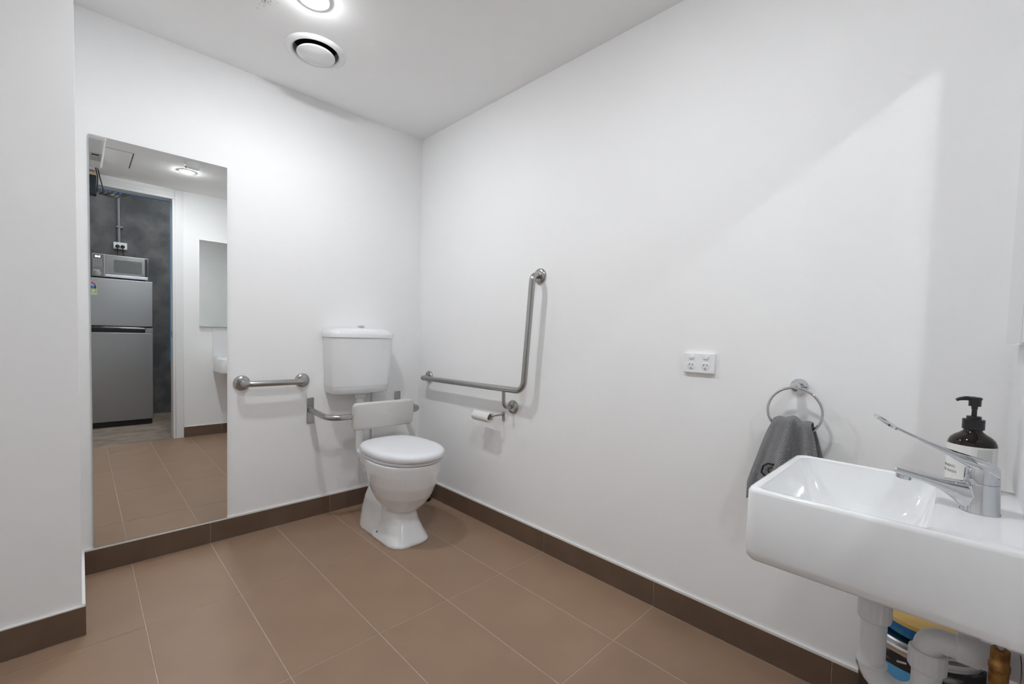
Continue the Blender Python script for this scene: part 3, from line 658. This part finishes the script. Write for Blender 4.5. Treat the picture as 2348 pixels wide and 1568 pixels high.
# ------------------------------------------------------------------ waste trap and valve under the basin
WX = -0.498
pt_ = thing('waste_trap', (WX, -2.535, 0.4), 'white plastic waste trap hanging below the basin', 'pipe')
lathe('outlet_stub', 'pvc', (WX, -2.535, 0.651), (0,0,-1), [(0.021, 0.0), (0.021, 0.10)], pt_, 28)
def ribnut(c, ax, r, h):
    bm = bmesh.new(); a, u, v = frame_for(ax); c = Vector(c); rg = []
    for hh, k in ((0, 0.93), (0.003, 1), (h-0.004, 1), (h, 0.92)):
        rg.append([c + a*hh + (u*math.cos(2*PI*i/64)+v*math.sin(2*PI*i/64))*r*k*(1 - (0.03 if i % 4 < 2 else 0)) for i in range(64)])
    addloft(bm, rg); return finish('nut', bm, 'pvc', pt_, smooth=True, angle=25)
ribnut((WX, -2.535, 0.585), (0,0,-1), 0.0285, 0.062)
tube('tailpipe', 'pvc', [(WX, -2.535, 0.545), (WX, -2.535, 0.4365)], 0.0222, pt_, 28)
bend = [(WX, -2.535, 0.436)] + [(WX, -2.5765 + 0.0415*math.cos(PI*k/16), 0.432 - 0.0415*math.sin(PI*k/16)) for k in range(17)] + [(WX, -2.618, 0.475)]
tube('u_bend', 'pvc', bend, 0.0225, pt_, 28)
lathe('bend_lip', 'pvc', (WX, -2.535, 0.437), (0,0,-1), [(0.0225, 0.0), (0.0262, 0.002), (0.0262, 0.007), (0.0225, 0.010)], pt_, 28)
ribnut((WX, -2.618, 0.503), (0,0,-1), 0.0290, 0.040)
tube('elbow', 'pvc', fillet([(WX, -2.618, 0.485), (WX, -2.618, 0.527), (WX, -2.700, 0.530)], 0.026, 10), 0.0225, pt_, 28)
lathe('coupling', 'pvc', (WX, -2.655, 0.529), (0,-1,0.02), [(0.0225, 0.0), (0.0265, 0.002), (0.0265, 0.030), (0.0240, 0.033), (0.0240, 0.079)], pt_, 28)
sv = thing('stop_valve', (-0.478, -2.71, 0.5), 'brown brass stop valve with chrome nut under the basin', 'valve')
lathe('valve_body', 'brass', (-0.548, -2.7070, 0.49), (0,0,1), [(0.0125, 0.0), (0.0125, 0.050), (0.0135, 0.051), (0.0135, 0.060), (0.0120, 0.062), (0.0120, 0.085), (0.010, 0.087)], sv, 24)
lathe('chrome_nut', 'chrome', (-0.548, -2.7070, 0.462), (0,0,1), [(0.0135, 0.0), (0.0145, 0.003), (0.0145, 0.024), (0.0125, 0.027)], sv, 6)
lathe('wall_stub', 'brass', (-0.548, -2.714, 0.478), (0,-1,0), [(0.008, 0.0), (0.008, 0.019)], sv, 18)
tube('riser_hose', 'braid', fillet([(-0.548, -2.7070, 0.575), (-0.548, -2.7070, 0.62), (-0.545, -2.690, 0.655)], 0.02, 5), 0.0055, sv, 12)
fh = tube('flexible_hose', 'braid', fillet([(-0.43, YD+0.002, 0.30), (-0.43, -2.60, 0.32), (-0.445, -2.525, 0.36), (-0.448, -2.505, 0.40), (-0.448, -2.530, 0.415), (-0.44, -2.62, 0.33), (-0.42, YD+0.002, 0.27)], 0.03, 6), 0.0058, None, 12)
tag(fh, 'braided steel hose looping behind the white waste trap', 'hose')
# ------------------------------------------------------------------ paint tins on the floor by the right wall
PX, PY = -0.150, -2.600
ptn = thing('paint_tin', (PX, PY, 0), 'large paint tin with a black splash label below the basin', 'paint tin')
lathe('tin_body', 'tin', (PX, PY, 0.0), (0,0,1), [(0.118, 0.0), (0.120, 0.003), (0.120, 0.007), (0.1175, 0.010), (0.1175, 0.352), (0.121, 0.355), (0.1215, 0.360), (0.119, 0.364), (0.114, 0.362), (0.0, 0.362)], ptn, 56, cap=False)
lathe('lid', 'tin', (PX, PY, 0.362), (0,0,1), [(0.104, 0.0), (0.107, 0.005), (0.104, 0.009), (0.100, 0.008), (0.096, 0.001), (0.0, 0.001)], ptn, 56, cap=False)
tl = lathe('label', 'canlabel', (PX, PY, 0.0), (0,0,1), [(0.1180, 0.02), (0.1180, 0.345)], ptn, 56, cap=False)
def canpatch(m, a0, a1, z0, z1, dz, name):
    b = bmesh.new(); n = 14; V = []
    for i in range(n+1):
        a = a0 + (a1-a0)*i/n; V.append((b.verts.new((PX+0.1184*math.cos(a), PY+0.1184*math.sin(a), z0 + dz*i/n)), b.verts.new((PX+0.1184*math.cos(a), PY+0.1184*math.sin(a), z1 + dz*i/n))))
    for A_, B_ in zip(V, V[1:]): b.faces.new((A_[0], B_[0], B_[1], A_[1]))
    finish(name, b, m, tl)
canpatch('skyblue', PI*0.72, PI*0.985, 0.278, 0.312, 0.0, 'blue_print')
canpatch('label', PI*0.72, PI*1.02, 0.222, 0.276, 0.0, 'white_print')
canpatch('lightgrey', PI*0.90, PI*0.95, 0.324, 0.329, 0.005, 'splash_print')
tb = thing('lidded_tub', (PX+0.01, PY-0.005, 0.371), 'round blue tub with a mustard yellow lid on the paint tin', 'tub')
lathe('tub', 'blue', (PX+0.012, PY-0.004, 0.371), (0,0,1), [(0.0, 0.0), (0.086, 0.0), (0.088, 0.002), (0.088, 0.026), (0.0, 0.026)], tb, 48, cap=False)
lathe('lid', 'yellow', (PX+0.012, PY-0.004, 0.397), (0,0,1), [(0.0, 0.0), (0.0885, 0.0), (0.0892, 0.002), (0.0890, 0.010), (0.086, 0.012), (0.0, 0.012)], tb, 48, cap=False)
# ------------------------------------------------------------------ things beyond the doorway, seen in the mirror
FX0, FX1, FY = -1.675, -1.081, -3.725
fr = thing('refrigerator', (-1.38, -4.05, 0), 'tall brushed steel fridge with freezer on top, seen in the mirror', 'refrigerator')
box('body', 'fridge_side', FX0+0.004, FX1-0.004, -4.36, FY-0.062, 0.035, 1.575, fr, (0.004, 1))
fd = box('freezer_door', 'fridge', FX0, FX1, FY-0.06, FY, 1.082, 1.580, fr, (0.006, 2))
ld = box('fridge_door', 'fridge', FX0, FX1, FY-0.06, FY, 0.055, 1.012, fr, (0.006, 2))
box('door_gap', 'black', FX0+0.01, FX1-0.01, FY-0.06, FY-0.016, 1.010, 1.084, fr)
box('handle_recess', 'black', FX0, -1.150, FY-0.02, FY-0.002, 1.014, 1.052, fr)
box('handle_strip', 'chrome', FX0, -1.150, FY-0.02, FY+0.004, 1.054, 1.072, fr, (0.003, 1))
box('door_top_lip', 'fridge', -1.150, FX1, FY-0.06, FY, 1.012, 1.066, fr, (0.003, 1))
box('kick_plate', 'black', FX0+0.02, FX1-0.01, -4.30, FY-0.025, 0.0, 0.050, fr)
for x in (FX0+0.05, FX1-0.05): lathe('foot', 'black', (x, FY-0.05, 0.0), (0,0,1), [(0.016, 0.0), (0.016, 0.05)], fr, 14)
es = thing('energy_sticker', (-1.583, FY, 1.48), 'star rating energy sticker on the freezer door', 'sticker')
ec = (-1.583, 1.490)
def fan(name, m, r0, r1, a0, a1, y, parent=es, zz=None):
    b = bmesh.new(); n = 16; V = []
    for i in range(n+1):
        a = a0 + (a1-a0)*i/n; V.append([b.verts.new((ec[0]+rr_*math.cos(a), y, (ec[1] if zz is None else zz)+rr_*math.sin(a))) for rr_ in (r0, r1)])
    for A_, B_ in zip(V, V[1:]): b.faces.new((A_[0], A_[1], B_[1], B_[0]))
    return finish(name, b, m, parent)
Y0 = FY+0.0006
box('paper', 'label', ec[0]-0.052, ec[0]+0.052, FY, Y0, 1.400, 1.490, es)
fan('arch', 'label', 0.0, 0.052, 0, PI, Y0)
fan('star_band', 'red', 0.032, 0.048, 0.0, PI, Y0+0.0004)
fan('sky_print', 'paleblue', 0.0, 0.0315, 0, PI, Y0+0.0004)
box('name_band', 'midblue', ec[0]-0.036, ec[0]+0.036, Y0, Y0+0.0006, 1.468, 1.490, es)
box('dark_band', 'ink', ec[0]-0.048, ec[0]+0.048, Y0, Y0+0.0004, 1.466, 1.490, es)
box('figure_band', 'lime', ec[0]-0.048, ec[0]+0.048, Y0, Y0+0.0004, 1.420, 1.465, es)
box('figure_field', 'label', ec[0]-0.038, ec[0]+0.038, Y0, Y0+0.0007, 1.428, 1.457, es)
bmt = text_bm('315', 0.020, 0.0001); map_bm(bmt, lambda x, y, z: (ec[0]-x, Y0+0.001+z, 1.4425+y)); finish('figures', bmt, 'ink', es)
for k in range(6):
    a = PI*(0.10+0.16*k)
    lathe('star', 'label', (ec[0]+0.040*math.cos(a), Y0+0.0004, ec[1]+0.040*math.sin(a)), (0,1,0), [(0.0045, 0.0), (0.0045, 0.0004)], es, 5)
MX0, MX1, MYF, MZ0 = -1.572, -1.114, -3.775, 1.590
mw = thing('microwave_oven', (-1.34, -3.95, 1.58), 'silver microwave oven standing on top of the fridge', 'microwave')
box('case', 'mw', MX0, MX1, MYF-0.34, MYF, MZ0+0.006, MZ0+0.246, mw, (0.004, 2))
box('door', 'mwdoor', MX0+0.105, MX1-0.004, MYF, MYF+0.012, MZ0+0.042, MZ0+0.240, mw, (0.002, 1))
box('window', 'mwglass', MX0+0.175, MX1-0.055, MYF+0.0122, MYF+0.0132, MZ0+0.062, MZ0+0.198, mw)
box('handle_gap', 'black', MX1-0.030, MX1-0.008, MYF+0.0122, MYF+0.0135, MZ0+0.043, MZ0+0.238, mw)
box('trim_strip', 'chrome', MX0+0.105, MX1-0.004, MYF, MYF+0.016, MZ0+0.010, MZ0+0.040, mw, (0.004, 2))
pn = box('control_panel', 'mwpanel', MX0+0.006, MX0+0.098, MYF, MYF+0.010, MZ0+0.010, MZ0+0.240, mw, (0.002, 1))
box('panel_divider', 'mw', MX0+0.098, MX0+0.105, MYF, MYF+0.013, MZ0+0.008, MZ0+0.243, mw)
dp = box('display', 'mwglass', MX0+0.018, MX0+0.084, MYF+0.010, MYF+0.011, MZ0+0.200, MZ0+0.230, pn)
bmt = text_bm('5:40', 0.024, 0.0002); map_bm(bmt, lambda x, y, z: (MX0+0.051-x, MYF+0.0115+z, MZ0+0.214+y)); finish('digits', bmt, 'display', pn)
for r in range(5):
    for c in range(4): box('button', 'greyink', MX0+0.016+0.018*c, MX0+0.029+0.018*c, MYF+0.010, MYF+0.0112, MZ0+0.178-0.016*r, MZ0+0.187-0.016*r, pn)
box('start_button', 'lightgrey', MX0+0.018, MX0+0.066, MYF+0.010, MYF+0.0115, MZ0+0.062, MZ0+0.078, pn)
lathe('door_button', 'greyink', (MX0+0.052, MYF+0.010, MZ0+0.040), (0,1,0), [(0.024, 0.0), (0.024, 0.0025), (0.020, 0.0045)], pn, 24)
for x in (MX0+0.03, MX1-0.03):
    for y in (MYF-0.03, MYF-0.30): lathe('foot', 'black', (x, y, 1.580), (0,0,1), [(0.010, 0.0), (0.010, 0.018)], mw, 12)
OW = YO
oo = thing('power_outlet', (-1.31, OW, 2.03), 'double outlet on the dark concrete wall above the microwave', 'power outlet')
box('plate', 'plastic', -1.372, -1.250, OW, OW+0.030, 1.990, 2.070, oo, (0.004, 2))
for k, x in enumerate((-1.335, -1.290)):
    box('rocker_switch', 'plastic2', x-0.010, x+0.010, OW+0.030, OW+0.033, 2.052, 2.062, oo, (0.002, 1))
    pl = thing('power_plug', (x, OW+0.03, 2.02), ('black plug nearer the fridge edge, in the concrete wall outlet' if k else 'black plug nearer the mirror frame, in the concrete wall outlet'), 'plug', 'plugs in the concrete wall outlet')
    lathe('plug_body', 'black', (x, OW+0.030, 2.022), (0,1,0), [(0.019, 0.0), (0.020, 0.010), (0.016, 0.028), (0.010, 0.036)], pl, 20)
    tube('lead', 'black', fillet([(x, OW+0.055, 2.020), (x, OW+0.075, 1.985), (x+0.010*(1 if k else -1), OW+0.06, 1.83), (x, OW+0.05, 1.60)], 0.03, 5), 0.0040, pl, 8)
cdt = thing('conduit', (-1.332, OW, 2.07), 'grey vertical conduit pipe on the dark concrete wall', 'conduit')
tube('pipe', 'grey', [(-1.322, OW+0.016, 2.07), (-1.322, OW+0.016, 2.995)], 0.0135, cdt, 16)
for z in (2.24, 2.62): box('saddle_clip', 'tin', -1.348, -1.285, OW, OW+0.032, z, z+0.022, cdt, (0.003, 1))
# silver flexible duct under the outer ceiling
dc = thing('flexible_duct', (-1.45, -3.6, 2.6), 'silver foil flexible duct hanging beyond the doorway', 'duct')
path = [Vector((-2.1, -3.66, 2.80)), Vector((-1.75, -3.64, 2.66)), Vector((-1.52, -3.62, 2.535)), Vector((-1.40, -3.70, 2.52)), Vector((-1.30, -3.92, 2.62)), Vector((-1.22, -4.20, 2.82))]
pp = fillet(path, 0.25, 8); dense = []
for a, b in zip(pp, pp[1:]):
    nn = max(2, int((b-a).length/0.010))
    for k in range(nn): dense.append(a.lerp(b, k/nn))
tube('foil_sleeve', 'silverduct', dense, [0.098 + 0.006*math.sin(i*1.6) for i in range(len(dense))], dc, 28)
bm = bmesh.new(); i0 = max(range(len(dense)), key=lambda i: -abs(dense[i].x+1.545)); ax = (dense[i0+1]-dense[i0]).normalized()
addlathe(bm, dense[i0], ax, [(0.107, -0.03), (0.108, 0.0), (0.107, 0.03)], 28, cap=False); finish('blue_strap', bm, 'bluetape', dc, smooth=True)
# unseen panel added to light the outer room, made large to cut noise
ol = thing('fill_panel', (-0.7, -3.5, 2.98), 'large unseen light panel added under the ceiling to light the outer room', 'ceiling light')
box('housing', 'plastic', -1.9, 0.5, -3.95, -3.05, 2.955, 3.0, ol, (0.004, 1))
box('fill_face', 'outer_fill', -1.87, 0.47, -3.92, -3.08, 2.945, 2.9549, ol)
